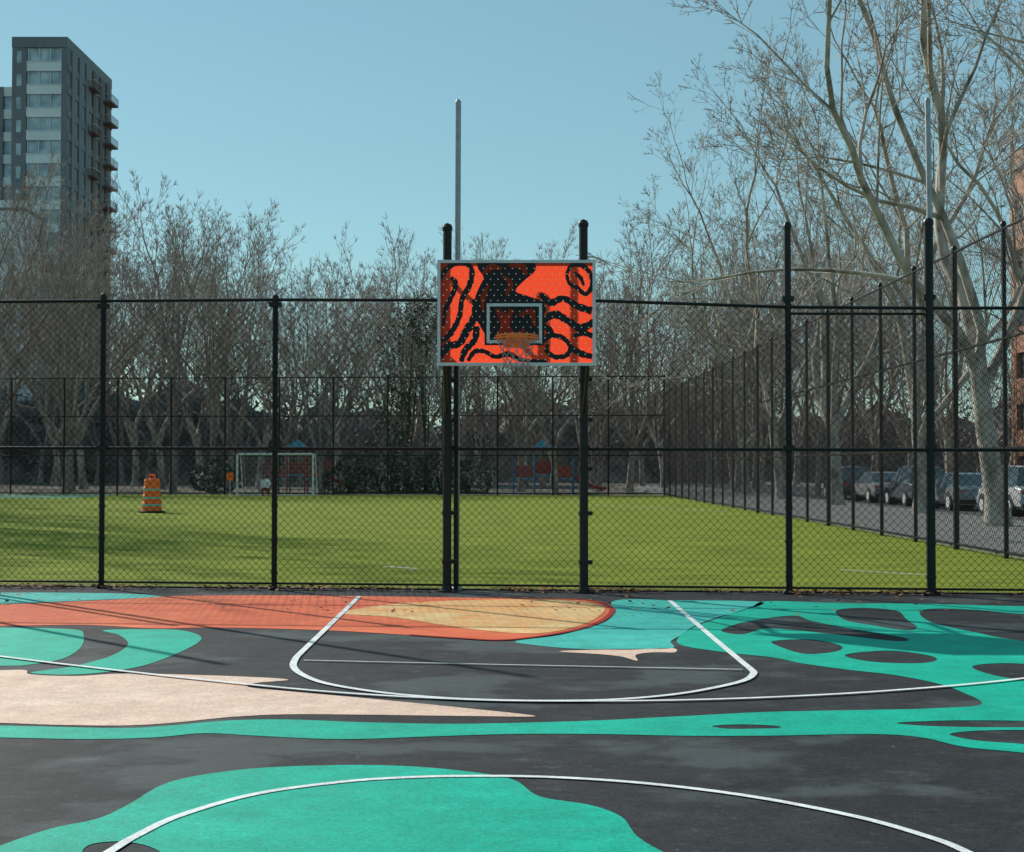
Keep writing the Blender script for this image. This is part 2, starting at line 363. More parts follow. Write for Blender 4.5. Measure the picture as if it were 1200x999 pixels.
def glowpaint(name,col,tcol,tr):
    m=bpy.data.materials.new(name); m.use_nodes=True; nt=m.node_tree; b=nt.nodes["Principled BSDF"]
    b.inputs["Roughness"].default_value=0.35
    tc=nt.nodes.new("ShaderNodeTexCoord"); n=nt.nodes.new("ShaderNodeTexNoise"); n.inputs["Scale"].default_value=3; n.inputs["Detail"].default_value=6
    r=nt.nodes.new("ShaderNodeValToRGB"); r.color_ramp.elements[0].position=.35; r.color_ramp.elements[1].position=.65
    r.color_ramp.elements[0].color=(*[c*.9 for c in col],1); r.color_ramp.elements[1].color=(*col,1)
    nt.links.new(tc.outputs["Object"],n.inputs["Vector"]); nt.links.new(n.outputs["Fac"],r.inputs[0]); nt.links.new(r.outputs[0],b.inputs["Base Color"])
    t=nt.nodes.new("ShaderNodeBsdfTranslucent"); t.inputs["Color"].default_value=(*tcol,1)
    mx=nt.nodes.new("ShaderNodeMixShader"); mx.inputs[0].default_value=tr
    nt.links.new(b.outputs[0],mx.inputs[1]); nt.links.new(t.outputs[0],mx.inputs[2]); nt.links.new(mx.outputs[0],nt.nodes["Material Output"].inputs[0])
    return m
M['board']=glowpaint("board_orange",(1.0,0.09,0.03),(1.0,0.085,0.03),0.72)
M['boardblack']=mat("board_black",(0.008,0.008,0.010),0.45,spec=.3)
M['dot']=mat("board_dot",(0.95,0.80,0.72),0.5)
pn=MB(); x0=BW/2-t_; 
pn.add([(-x0,-.012,BZ+t_),(x0,-.012,BZ+t_),(x0,-.012,BZ+BH-t_),(-x0,-.012,BZ+BH-t_)],[(0,1,2,3)])
pn.build("board_panel",[M['board']],parent=hoop)
art=MB()
def vpoly(px,dy,mi,sub=5):
    pts=spline([Vector(((x-605)/186*BW,(430.5-y)/125*BH,0)) for x,y in px],True,sub)
    xm=BW/2-t_; pts=[Vector((max(-xm,min(xm,p.x)),max(t_,min(BH-t_,p.y)),0)) for p in pts]
    tris=tessellate_polygon([pts]); vs=[(p.x,dy,BZ+p.y) for p in pts]; fs=[]
    for a_,b_,c_ in tris:
        n=(pts[b_]-pts[a_]).cross(pts[c_]-pts[a_]).z
        if abs(n)<1e-10: continue
        fs.append((a_,b_,c_) if n>0 else (a_,c_,b_))
    art.add(vs,fs,mi)
def stroke(px,ws,dy,mi):
    pts=spline([Vector((x,y,0)) for x,y in px],False,7); k=len(pts); vs=[]; fs=[]
    xm=BW/2-t_
    for i,p in enumerate(pts):
        tt=pts[min(i+1,k-1)]-pts[max(i-1,0)]; tt.normalize(); q=i/(k-1)*(len(ws)-1); a_=int(min(q,len(ws)-2)); w=ws[a_]+(ws[a_+1]-ws[a_])*(q-a_)
        w*=1+0.12*math.sin(i*1.7)
        for sg in (1,-1):
            X=(p.x-tt.y*w/2*sg-605)/186*BW; Z=(430.5-(p.y+tt.x*w/2*sg))/125*BH
            vs.append((max(-xm,min(xm,X)),dy,BZ+max(t_,min(BH-t_,Z))))
    for i in range(k-1): fs.append((2*i,2*i+1,2*i+3,2*i+2))
    art.add(vs,fs,mi)
A=-.016; B=-.020; C=-.024
vpoly([(560,307),(575,306),(600,306),(624,307),(627,318),(614,330),(604,342),(618,348),(634,354),(640,364),(635,376),(634,404),(600,406),(572,404),(568,394),(563,385),(556,370),(556,352),(561,338),(566,326),(560,316)],A,0)
k_=0
for s_,w_ in [([(515,328),(524,315),(540,309),(552,316),(550,335),(541,352),(538,372),(528,392),(516,402)],[5,6,5,6,7,6,6,7,5]),
     ([(528,326),(534,334),(528,350),(521,366),(519,384)],[4,6,6,5,3]),
     ([(514,420),(524,408),(538,404),(546,390),(556,372),(557,352)],[8,10,8,10,9,8]),([(558,384),(556,400),(545,412),(540,426)],[9,7,8,5]),
     ([(548,425),(556,414),(568,414),(580,420),(596,417),(612,424),(640,425)],[4,6,5,5,7,5,3]),
     ([(633,346),(645,356),(660,351),(676,360),(694,366)],[5,9,7,8,9]),([(636,378),(650,370),(666,378),(680,386),(697,379)],[6,10,8,9,9]),
     ([(637,402),(646,395),(660,398),(668,408),(664,418),(650,420),(640,412),(644,403)],[5,6,6,5,6,6,5,3]),([(668,408),(680,416),(694,420)],[6,8,6]),([(672,396),(684,392),(695,396)],[4,7,6]),
     ([(664,322),(670,312),(682,312),(692,322),(694,336),(686,346),(676,338),(667,333),(664,322)],[4,5,6,5,6,5,5,4,4]),
     ([(672,320),(680,326),(684,336)],[2,5,3]),([(636,383),(645,390),(640,398)],[6,8,6])]:
    k_+=1; stroke(s_,w_,B-.0001*k_,0)
for s_,w_ in [([(566,322),(575,314),(588,316)],[3,8,3]),([(596,312),(612,314),(616,324)],[3,9,3]),([(588,324),(598,334),(592,348)],[2,7,2]),([(572,335),(566,350),(566,368)],[2,7,2]),
     ([(582,362),(590,376),(598,396)],[4,11,8]),([(600,364),(592,380),(584,396)],[6,9,5]),([(608,372),(622,366),(626,384)],[3,8,4]),([(580,398),(600,400),(622,397)],[4,8,5]),([(614,388),(606,394),(598,390)],[3,7,3])]:
    k_+=1; stroke(s_,w_,C-.0001*k_,1)
def sq(x0,y0,x1,y1,w,dy,mi):
    a_=bc(x0,y1,dy); b_=bc(x1,y0,dy); ww=w
    for (xa,za,xb,zb) in ((a_.x,a_.z,b_.x,a_.z+ww),(a_.x,b_.z-ww,b_.x,b_.z),(a_.x,a_.z+ww,a_.x+ww,b_.z-ww),(b_.x-ww,a_.z+ww,b_.x,b_.z-ww)):
        art.add([(xa,dy,za),(xb,dy,za),(xb,dy,zb),(xa,dy,zb)],[(0,1,2,3)],mi)
sq(567.5,354.5,637.5,406.5,.085,-.028,0); sq(570,357,635,404,.035,-.032,2)
art.build("board_artwork",[M['boardblack'],M['board'],M['alu']],parent=hoop)
dm=MB(); row=0; zz=BZ+.07
while zz<BZ+BH-.05:
    xx=-BW/2+.07+(0.042 if row%2 else 0)
    while xx<BW/2-.06:
        vs=[(xx+.0072*math.cos(i*math.pi/4),-.036,zz+.0072*math.sin(i*math.pi/4)) for i in range(8)]
        dm.add(vs,[tuple(range(8))]); xx+=.084
    zz+=.062; row+=1
dm.build("board_dots",[M['dot']],parent=hoop)
rm=MB(); RZ=bc(605,399).z; ry=-.04-.15-.23
ring=[(0.23*math.cos(i*math.pi/18),ry+0.23*math.sin(i*math.pi/18),RZ) for i in range(36)]
rm.sweep(ring,.012,8,0,close=True)
rm.sweep([(x_,y_,z_-.03) for x_,y_,z_ in ring],.008,6,0,close=True)
rm.box((0,-.05,RZ-.02),(.26,.02,.17)); rm.box((0,-.12,RZ-.02),(.20,.15,.03))
rm.tube((-.13,-.05,RZ-.09),(-.17,ry+.1,RZ-.02),.009); rm.tube((.13,-.05,RZ-.09),(.17,ry+.1,RZ-.02),.009)
for i in range(12):
    an=i*math.pi/6; rm.tube((0.23*math.cos(an),ry+.23*math.sin(an),RZ),(0.235*math.cos(an),ry+.235*math.sin(an),RZ-.045),.006)
rm.build("rim",[M['rim']],smooth=True,parent=hoop)
nm=MB(); lv=[(.225,-.03),(.20,-.10),(.175,-.17),(.155,-.24),(.145,-.31),(.145,-.36)]
for i in range(12):
    for sg in (1,-1):
        pts=[]
        for q,(r_,z_) in enumerate(lv):
            an=(i+sg*0.5*(q%2))*math.pi/6; pts.append((r_*math.cos(an),ry+r_*math.sin(an),RZ+z_))
        nm.sweep(pts,.0045,4,0)
nm.build("chain_net",[M['galv']],parent=hoop)
# ------------------------------------------------------------------ traffic barrel
c=G(178,601); mb=MB()
mb.lathe((0,0,0),[(.02,.0),(.40,.0),(.42,.02),(.41,.05),(.30,.065)],20,1)
cols=[(.305,.05,.21,0),(.30,.21,.27,2),(.298,.27,.315,0),(.286,.325,.44,0),(.282,.44,.50,2),(.280,.50,.56,0),(.268,.57,.70,0),(.264,.70,.76,2),(.262,.76,.81,0),(.250,.82,1.0,0)]
for r_,z0,z1,mi in cols: mb.lathe((0,0,0),[(r_,z0),(r_-.003,z1)],24,mi)
for r_,r2,z_ in ((.295,.286,.32),(.277,.268,.565),(.259,.250,.815)): mb.lathe((0,0,0),[(r_,z_-.005),(r2,z_+.005)],24,0)
mb.lathe((0,0,0),[(.247,1.0),(.22,1.06),(.0,1.08)],24,0)
mb.tube((-.08,0,1.06),(-.08,0,1.18),.025,8,0); mb.tube((.08,0,1.06),(.08,0,1.18),.025,8,0); mb.tube((-.1,0,1.18),(.1,0,1.18),.03,8,0)
M['barrel']=mat("barrel_orange",(0.98,0.16,0.012),.5,var=.1,scale=4); M['refl']=mat("reflective_band",(0.14,0.50,0.42),.4)
bo=mb.build("traffic_barrel",[M['barrel'],M['rubber'],M['refl']],loc=c); bo.scale=(1.08,1.08,1.08)
# ------------------------------------------------------------------ trees
def tree_mesh(name,seed,H,r0,twig,m,trunk=0.22,spread=0.6,nl=4,dens=1.0,lean=0.0,maxlev=5,cnts=(7,6,5,3),wob=1.0,trop=1.0):
    rn=random.Random(seed); mb=MB()
    SL=[0.8,1.0,0.8,0.6,0.45,0.4]; WG=[.07,.17,.17,.18,.2,.2]; TR=[.02,.05,.055,.05,.05,.04]
    NS=[10,7,4,3,3,3]
    def rv(): return Vector((rn.gauss(0,1),rn.gauss(0,1),rn.gauss(0,1)))
    def br(p,d,r,L_,lev,rend):
        n=max(2,int(L_/SL[lev])); pts=[p.copy()]; rad=[r]; kids=[]
        for i in range(n):
            d=(d+rv()*WG[lev]*0.6*wob+Vector((0,0,TR[lev]*trop))).normalized()
            p=p+d*(L_/n); q=(i+1)/n; rr=r+(rend-r)*q**0.8; pts.append(p.copy()); rad.append(rr)
            kids.append((q,p.copy(),d.copy(),rr))
        if lev==0: rad[0]*=1.35
        mb.sweep(pts,rad,NS[lev],0)
        return kids
    def side(d,ang):
        a_=d.orthogonal().normalized(); a_.rotate(Matrix.Rotation(rn.random()*6.283,3,d))
        return (d*math.cos(ang)+a_*math.sin(ang)).normalized()
    def rec(p,d,r,L_,lev):
        rend={0:r*.72,1:r*.30,2:r*.35,3:r*.45,4:twig*.9,5:twig*.7}[lev]
        rend=max(rend,twig*.7)
        kids=br(p,d,r,L_,lev,rend)
        if lev==0:
            q,pp,dd,rr=kids[-1]
            for j in range(nl):
                an=2*math.pi*(j+rn.random()*.6)/nl; t=spread*(0.45+0.7*rn.random())
                v=Vector((math.cos(an)*t,math.sin(an)*t,1)).normalized()
                rec(pp-dd*rn.random()*L_*.25,v,r*(.48+.2*rn.random()),H*(.52+.2*rn.random()),1)
            return
        if lev>=maxlev: return
        cnt=cnts[lev-1]*dens; st={1:.22,2:.15,3:.1,4:.15}[lev]
        nx={1:.48,2:.50,3:.46,4:.5}[lev]
        cc=int(cnt)+(1 if rn.random()<cnt-int(cnt) else 0)
        for j in range(cc):
            q=st+(1-st)*(j+rn.random())/cc; kq=kids[min(len(kids)-1,int(q*len(kids)))]
            v=side(kq[2],R(rn.uniform(25,58 if wob>1.1 else 52))); v.z+=.12; v.normalize()
            rec(kq[1],v,max(kq[3]*rn.uniform(.42,.68),twig),L_*nx*rn.uniform(.6,1.1)*(1.15-.5*q),lev+1)
        kq=kids[-1]
        for j in range(2): rec(kq[1],side(kq[2],R(rn.uniform(10,28))),max(kq[3]*.85,twig),L_*nx*rn.uniform(.5,.9),lev+1)
    rec(Vector((0,0,-0.2)),Vector((lean,lean*.3,1)).normalized(),r0,H*trunk,0)
    me=bpy.data.meshes.new(name); me.from_pydata([tuple(v) for v in mb.v],[],mb.f); me.materials.append(m)
    me.polygons.foreach_set("use_smooth",[True]*len(mb.f)); me.update()
    return me
nk=dict(wob=1.45,trop=.75)
near=[tree_mesh("plane_tree_a",11,20,.34,.0095,M['bark'],.20,.50,4,.88,.06,**nk),
      tree_mesh("plane_tree_b",23,20,.31,.0095,M['bark'],.24,.52,4,.88,-.08,**nk),
      tree_mesh("plane_tree_c",37,19,.29,.0095,M['bark'],.17,.50,4,.88,.04,**nk)]
fk=dict(maxlev=4,cnts=(7,6,6,0),wob=1.1)
far=[tree_mesh("far_tree_a",51,17,.27,.013,M['bark2'],.22,.45,5,.94,**fk),
     tree_mesh("far_tree_b",67,17,.25,.013,M['bark2'],.26,.42,5,.94,**fk),
     tree_mesh("far_tree_c",83,16,.27,.013,M['bark'],.20,.5,4,1,**fk),
     tree_mesh("far_tree_d",97,16,.25,.013,M['bark2'],.18,.4,5,.94,**fk)]
rn=random.Random(5)
def inst(me,name,loc,s,rz,parent=None):
    o=bpy.data.objects.new(name,me); scene.collection.objects.link(o); o.location=loc; o.scale=(s,s,s); o.rotation_euler[2]=rz
    if parent: o.parent=parent
    return o
for i,(x,y,s) in enumerate([(14.2,31,.95),(12.9,38.5,1.0),(13.8,49,.95),(13.4,60,.92),(13.2,71,.88),(13.2,82,.85),(25.8,64,.9),(26,86,.9),(25.6,47,.85)]):
    inst(near[i%3],"plane_tree",(x,y,0),s,rn.random()*6.28)
inst(near[1],"plane_tree",(16.4,43.5,-.1),.9,2.2)
for i,(x,y,s) in enumerate([(-22,41,.9),(-23.5,47,.95),(-26,53,1.05),(-29,61,1.05),(-33,68,1.0)]):
    inst(far[i%4],"bare_tree",(x,y,-.1),s,rn.random()*6.28)
row=empty("distant_trees")
for k_,(yy,sp_,x0_,x1_) in enumerate([(89,6.5,-40,22),(99,6.5,-44,26),(112,7,-48,30),(128,7,-54,36),(145,6,-64,60),(158,6,-75,75)]):
    x=x0_
    while x<x1_:
        f=(x/yy*F+600)
        s=(1.06 if f<240 else (.95 if f<300 else .86)) * (1+ (min(yy,130)-88)*.006) * rn.uniform(.88,1.04)
        if f>720: s*=1.08
        if yy>140: s*=rn.uniform(.8,1)
        inst(far[rn.randrange(4)],"tree",(x+rn.uniform(-1.5,1.5),yy+rn.uniform(-2.5,2.5),-.15),s,rn.random()*6.28,row)
        x+=sp_*rn.uniform(.8,1.2)
# ------------------------------------------------------------------ hedges / shrubs
def leafmass(name,blobs,n,size,m,seed=1,stems=True):
    rn=random.Random(seed); mb=MB()
    for (cx,cy,cz,rx,ry_,rz_) in blobs:
        ph=[rn.random()*6 for _ in range(3)]
        for i in range(n):
            while True:
                v=Vector((rn.uniform(-1,1),rn.uniform(-1,1),rn.uniform(-1,1)))
                if .25<v.length<=1: break
            w=1+.22*math.sin(5*v.x+ph[0])*math.cos(4*v.z+ph[1]); v=v.normalized()*(v.length**.5)*w
            c_=Vector((cx+v.x*rx,cy+v.y*ry_,max(.05,cz+v.z*rz_)))
            a_=Vector((rn.gauss(0,1),rn.gauss(0,1),rn.gauss(0,1))).normalized(); b_=a_.orthogonal().normalized(); s_=size*rn.uniform(.5,1.2)
            mb.add([tuple(c_-a_*s_),tuple(c_+b_*s_*.5),tuple(c_+a_*s_),tuple(c_-b_*s_*.5)],[(0,1,2,3)])
        if stems:
            for j in range(5):
                mb.tube((cx+rn.uniform(-.2,.2),cy,0),(cx+rn.uniform(-.6,.6)*rx,cy+rn.uniform(-.5,.5)*ry_,cz+rz_*.5),.05,5,0,False,.015)
    return mb.build(name,[m])
bl=[]
for x in (-42,-39.5,-37,-18,-9.8,-8,-6.2,-4.4,-2.6): bl.append((x,87.5+rn.uniform(-.5,.8),.9,1.6,1.1,rn.uniform(1.0,1.9)))
leafmass("hedge",bl,700,.14,M['leafdark'],3)
hb=MB(); nx_,ny_=120,10; vs=[]; fs=[]; rnh=random.Random(4)
for j in range(ny_+1):
    for i in range(nx_+1):
        x=-100+200*i/nx_; q=j/ny_; base=9.0+1.6*math.sin(x*.11)+1.1*math.sin(x*.31+1)+.8*math.sin(x*.77)
        vs.append((x,163+7.5*q*1.0+rnh.uniform(-.4,.4),-.3+base*math.sin(q*math.pi/2)*(1+rnh.uniform(-.10,.10))))
for j in range(ny_):
    for i in range(nx_): a_=j*(nx_+1)+i; fs.append((a_,a_+1,a_+nx_+2,a_+nx_+1))
hb.add(vs,fs); hb.build("wooded_bank",[M['brush']])
bl=[]; x=-100
while x<98: bl.append((x,164+rn.uniform(-2,3),5.0,3.6,2.6,rn.uniform(5.5,8.5))); x+=3.0
leafmass("background_brush",bl,420,.34,M['brush'],8)
leafmass("ivy_tree",[(-6.6,90,8.2,1.7,1.5,3.0),(-7.3,90,4.4,1.3,1.3,2.6),(-5.4,90,10.6,1.2,1.2,1.7)],900,.12,M['leafdark'],9)
# ------------------------------------------------------------------ buildings
def building(name,x0,x1,y0,y1,H,wall,glass,floor=3.1,bay=3.0,win=.5,sill=.5,z0=-.2,cornice=True,parapet=.9):
    b=MB(); cx,cy=(x0+x1)/2,(y0+y1)/2; wx,wy=x1-x0,y1-y0
    b.box((cx,cy,(H+z0)/2),(wx-.5,wy-.5,H-z0-.1),1)
    nf=max(1,int(H/floor)); z=z0
    for i in range(nf+1):
        h=floor*(1-sill); zb=i*floor-h*.6; zt=zb+h
        zb=max(zb,z0); zt=min(zt,H)
        if i==nf: zt=H+.0
        if zt>zb: b.box((cx,cy,(zb+zt)/2),(wx,wy,zt-zb),0)
    for ax in (0,1):
        Ln=wx if ax==0 else wy; nb=max(1,round(Ln/bay)); st=Ln/nb; pw=st*(1-win)
        for i in range(nb+1):
            q=-Ln/2+i*st
            for sg in (-1,1):
                if ax==0: b.box((cx+max(-Ln/2+pw/4,min(Ln/2-pw/4,q)),cy+sg*(wy/2-.13),(H+z0)/2),(pw if 0<i<nb else pw/2,.32,H-z0-.02),0)
                else: b.box((cx+sg*(wx/2-.13),cy+max(-Ln/2+pw/4,min(Ln/2-pw/4,q)),(H+z0)/2),(.32,pw if 0<i<nb else pw/2,H-z0-.03),0)
    if cornice:
        b.box((cx,cy,H+.15),(wx+.5,wy+.5,.3),2); b.box((cx,cy,H+.3+parapet/2),(wx+.1,wy+.1,parapet),0)
    return b.build(name,[wall,glass,M['concrete']])
M['bricko']=mat("orange_brick",(0.42,0.22,0.14),.9,col2=(0.33,0.17,0.11),scale=3)
M['panel']=mat("grey_panel",(0.17,0.19,0.20),.6,var=.2,scale=.4)
M['panelb']=mat("brown_panel",(0.16,0.12,0.11),.7,var=.2,scale=.4)
M['whitep']=mat("white_panel",(0.72,0.78,0.79),.6,var=.12,scale=.5)
building("brick_building",31.4,46,68,91,20.0,M['bricko'],M['glass'],3.2,3.4,.45)
tw=MB(); TX0,TX1,TY0,TY1=-62.5,-55.6,180.,200.; TH=P(45,45,180).z; fh=2.9; n=int(TH/fh)
tw.box(((TX0+TX1)/2,190,TH/2),(TX1-TX0-.6,19.4,TH-.3),0)
tw.box((TX0+.9,190,TH/2),(1.8,20.0,TH),1); tw.box((TX1-.35,190,TH/2),(.7,20.06,TH+.05),1)
tw.box(((TX0+TX1)/2,190,TH-.5),(TX1-TX0+.05,20.2,1.3),1)
for i in range(n):
    z=i*fh+ (TH-1.2-n*fh)
    tw.box((TX0+4.05,180.12,z+.55),(4.4,.3,1.15),2)
    tw.box((TX0+4.05,180.10,z+1.15),(4.5,.4,.10),3)
    for xx in (TX0+2.0,TX0+3.4,TX0+4.8,TX0+6.1): tw.box((xx,180.18,z+2.0),(.09,.2,1.9),3)
    tw.box((TX0+.9,179.98,z+1.7),(.6,.06,1.5),0)
    tw.box((TX1-.02,190,z+.5),(.3,19.9,.9),1)
    for q in (182.2,185.2,188.2,191.4,194.6,197.6): tw.box((TX1+.05,q,z+1.5),(.3,1.3,fh),1 if q<190 else 4)
    for q in (183.7,186.7,189.8): tw.box((TX1+.02,q,z+1.9),(.1,.08,1.9),3)
    if i>4:
        for q,w_,dp in ((190.0,3.0,1.0),(197.4,3.4,1.2)):
            if q<193 and i%2: continue
            tw.box((TX1+dp/2,q,z+.15),(dp,w_,.22),4)
            tw.box((TX1+dp,q,z+1.15),(.05,w_,.06),3); tw.box((TX1+dp/2,q-w_/2,z+1.15),(dp,.05,.06),3)
            for j in range(9): tw.box((TX1+dp,q-w_/2+w_*j/8,z+.65),(.05,.05,1.0),4)
            for j in range(4): tw.box((TX1+dp*j/4,q-w_/2,z+.65),(.05,.05,1.0),4)
tw.box((-59.5,190,TH+.4),(3.4,8,1.0),1)
WH=P(5,102,184).z
tw.box((-69.3,194,WH/2),(13.4,19.4,WH-.2),0)
nf=int(WH/fh)
for i in range(nf+1):
    z=i*fh+(WH-nf*fh); tw.box((-69.3,194,z-.6),(13.7,19.9,1.2),2)
for xx in (-75.8,-72.3,-68.8,-65.3,-62.9): tw.box((xx,184.05,WH/2),(.7,.3,WH-.05),1)
tw.build("high_rise_building",[M['glassl'],M['panel'],M['whitep'],M['alu'],M['panelb']])
pz=P(10,237,173).z
building("white_building",-80,P(28,237,173).x,173,179.2,pz-1,M['whitep'],M['glassl'],3.6,3.2,.55)
# ------------------------------------------------------------------ parked cars
def car(loc,col,suv=False,rz=0.0):
    paint=mat("car_paint",col,.25,0.2,spec=.6,var=.05)
    e=empty("parked_car",loc); e.rotation_euler[2]=rz
    hr=1.72 if suv else 1.45; hb=.98 if suv else .90
    st=[(-2.30,.62,.70,.60),(-2.24,hb-.05,.78,hb-.08),(-1.75 if suv else -1.65,hb+.06,.76,hb) ,(-1.55 if suv else -1.0,hr-.06,.60,hb),(-.3,hr,.62,hb),(.35,hr-.02,.61,hb),(1.10,hb+.06,.74,hb),(1.85,hb-.06,.76,hb-.10),(2.20,.70,.72,.66),(2.28,.55,.66,.52)]
    b=MB(); vs=[]; n=10
    for y,zt,wt,be in st:
        sh=1.0 if abs(y)<2.1 else .93
        half=[(.74*sh,.24),(.87*sh,.36),(.90*sh,min(.62,be*.8)),(.86*sh,be),(wt,zt)]
        for x_,z_ in half: vs.append((x_,y,z_))
        for x_,z_ in reversed(half): vs.append((-x_,y,z_))
    fs=[];mi=[]
    for i in range(len(st)-1):
        for j in range(n):
            j2=(j+1)%n; fs.append((i*n+j,(i+1)*n+j,(i+1)*n+j2,i*n+j2))
            g_=0
            if j in (3,5) and 2<=i<=5: g_=1
            if j==4 and i in (2,5): g_=1
            if j==9: g_=2
            mi.append(g_)
    fs.append(tuple(range(n))); mi.append(0); fs.append(tuple((len(st)-1)*n+j for j in range(n-1,-1,-1))); mi.append(0)
    b.v=vs; b.f=fs; b.m=mi
    for sx in (-1,1):
        b.tube((sx*.87,0.05,hb),(sx*.63,.05,hr-.03),.03,5,0); b.box((sx*.98,.85,hb+.08),(.18,.12,.13),0)
        b.box((sx*.905,0.4,hb-.25),(.012,.18,.03),2); b.box((sx*.905,-.6,hb-.25),(.012,.18,.03),2)
    b.build("body",[paint,M['glass'],M['rubber']],smooth=False,parent=e)
    w=MB()
    for sx in (-1,1):
        for y in (-1.40,1.42):
            w.tube((sx*.70,y,.33),(sx*.915,y,.33),.33,20,0); w.tube((sx*.90,y,.33),(sx*.925,y,.33),.21,14,1); w.tube((sx*.5,y,.36),(sx*.908,y,.36),.385,20,0)
    w.build("wheels",[M['rubber'],M['alu']],parent=e)
    l=MB()
    for sx in (-1,1):
        l.box((sx*.64,-2.245,hb-.20),(.26,.06,.17),0); l.box((sx*.62,2.215,.62),(.30,.08,.13),1)
    l.box((0,-2.315,.52),(.34,.02,.16),1); l.box((0,-2.29,.36),(1.5,.08,.16),2); l.box((0,2.27,.36),(1.5,.08,.16),2)
    l.build("lights_and_bumpers",[M['tail'],M['whitep'],M['rubber']],parent=e)
M['tail']=mat("tail_lamp",(0.5,0.02,0.02),.3)
for (x,y,c_,s_) in [(17.7,50.5,(.55,.57,.58),True),(17.6,57,(.24,.26,.28),False),(17.6,63.2,(.10,.12,.15),True),(17.6,69.5,(.28,.28,.28),False),(17.6,76,(.06,.06,.07),True),(23.6,58,(.3,.05,.05),False),(23.6,70,(.5,.5,.5),False),(17.7,44,(.06,.07,.09),False)]:
    car((x,y,-.115),c_,s_)
# ------------------------------------------------------------------ soccer goal
sg=MB(); gy=78.0; xl=P(278,560,gy).x; xr=P(367,560,gy).x; gh=2.25
for x in (xl,xr):
    sg.tube((x,gy,0),(x,gy,gh),.06,8); sg.tube((x,gy,gh),(x,gy+.9,gh),.03,6); sg.tube((x,gy+.9,gh),(x,gy+1.7,0),.03,6); sg.tube((x,gy,.03),(x,gy+1.7,.03),.03,6)
sg.tube((xl,gy,gh),(xr,gy,gh),.06,8); sg.tube((xl,gy+1.7,.03),(xr,gy+1.7,.03),.03,6); sg.tube((xl,gy+.9,gh),(xr,gy+.9,gh),.02,6)
nx=22
for i in range(nx+1):
    x=xl+(xr-xl)*i/nx; sg.sweep([(x,gy,gh),(x,gy+.9,gh-.03),(x,gy+1.3,gh*.45),(x,gy+1.7,.03)],.004,3,1)
for q in range(10):
    z=gh*q/10; yy=gy+1.7-.8*q/10; sg.tube((xl,yy,z),(xr,yy,z),.004,3,1,False)
sg.box((xl-.35,gy-.2,1.05),(.36,.03,.42),2); sg.tube((xl-.35,gy-.17,0),(xl-.35,gy-.17,1.2),.02,6,0)
M['goal']=mat("goal_white",(0.6,0.62,0.62),.5,var=.1)
sg.build("soccer_goal",[M['goal'],M['goal'],M['barrel']])
# ------------------------------------------------------------------ playground
M['pred']=mat("play_red",(0.42,0.09,0.06),.5,var=.1); M['pblue']=mat("play_blue",(0.07,0.22,0.36),.5,var=.1); M['pteal']=mat("play_teal",(0.08,0.30,0.38),.5,var=.1)
def play(loc,s=1.0,roof=1):
    b=MB()
    for x in (-2,-.6,.6,2):
        for y in (0,1.4): b.tube((x,y,0),(x,y,2.9 if abs(x)<1 else 2.3),.06,8,roof)
    b.box((0,.7,1.2),(1.25,1.4,.08),2); b.box((-1.3,.7,.95),(1.4,1.35,.07),2); b.box((1.3,.7,.95),(1.4,1.35,.07),2)
    for x in (-1.3,1.3): b.box((x,.02,1.45),(1.2,.04,.75),0)
    b.box((0,1.42,1.7),(1.1,.04,.8),0)
    z=2.9; vs=[(-.9,-.25,z),(.9,-.25,z),(.9,1.65,z),(-.9,1.65,z),(0,.7,z+.75)]
    b.add(vs,[(0,1,4),(1,2,4),(2,3,4),(3,0,4),(3,2,1,0)],2)
    pts=[(2.05,.7,.95),(2.6,.7,.75),(3.3,.7,.35),(3.9,.7,.18),(4.2,.7,.18)]
    vs=[];fs=[]
    for p in pts:
        for dy,dz in ((-.32,.22),(-.27,0),(.27,0),(.32,.22)): vs.append((p[0],p[1]+dy,p[2]+dz))
    for i in range(4):
        for j in range(3): fs.append((i*4+j,(i+1)*4+j,(i+1)*4+j+1,i*4+j+1))
    b.add(vs,fs,0)
    for i in range(5): b.tube((-2.1-.1*i,.3,.9-.18*i),(-2.1-.1*i,1.1,.9-.18*i),.03,6,1)
    b.tube((-2.0,.3,1.0),(-2.6,.3,.0),.03,6,1); b.tube((-2.0,1.1,1.0),(-2.6,1.1,.0),.03,6,1)
    for i in range(7): b.tube((-1.9+.2*i,0,1.0),(-1.9+.2*i,0,1.9),.015,5,1)
    o=b.build("play_structure",[M['pred'],M['pblue'],M['pteal']],loc=loc); o.scale=(s,s,s)
play((2.0,92.0,-.1),.95,1); play((-13.8,92.6,-.1),.95,0)
# ------------------------------------------------------------------ crouching person
me=bpy.data.meshes.new("person"); 
J=[(0,0,.42),(0,-.06,.62),(0,-.12,.82),(0,-.14,.92),(0,-.17,1.0),(0,-.18,1.12),
   (.10,-.02,.40),(.15,-.38,.46),(.14,-.22,.10),(.14,-.36,.04),(-.10,-.02,.40),(-.15,-.36,.44),(-.14,-.20,.10),(-.14,-.34,.04),
   (.18,-.13,.84),(.24,-.26,.64),(.12,-.44,.55),(-.18,-.13,.84),(-.24,-.26,.64),(-.10,-.44,.52)]
E=[(0,1),(1,2),(2,3),(3,4),(4,5),(0,6),(6,7),(7,8),(8,9),(0,10),(10,11),(11,12),(12,13),(2,14),(14,15),(15,16),(2,17),(17,18),(18,19)]
RD=[.14,.13,.15,.06,.085,.08,.10,.075,.05,.04,.10,.075,.05,.04,.065,.045,.032,.065,.045,.032]
me.from_pydata(J,E,[]); po=bpy.data.objects.new("person",me); scene.collection.objects.link(po)
sk=po.modifiers.new("skin",'SKIN')
if me.skin_vertices:
    for i,v in enumerate(me.skin_vertices[0].data): v.radius=(RD[i],RD[i]); v.use_root=(i==0)
else: print("NO SKIN LAYER")
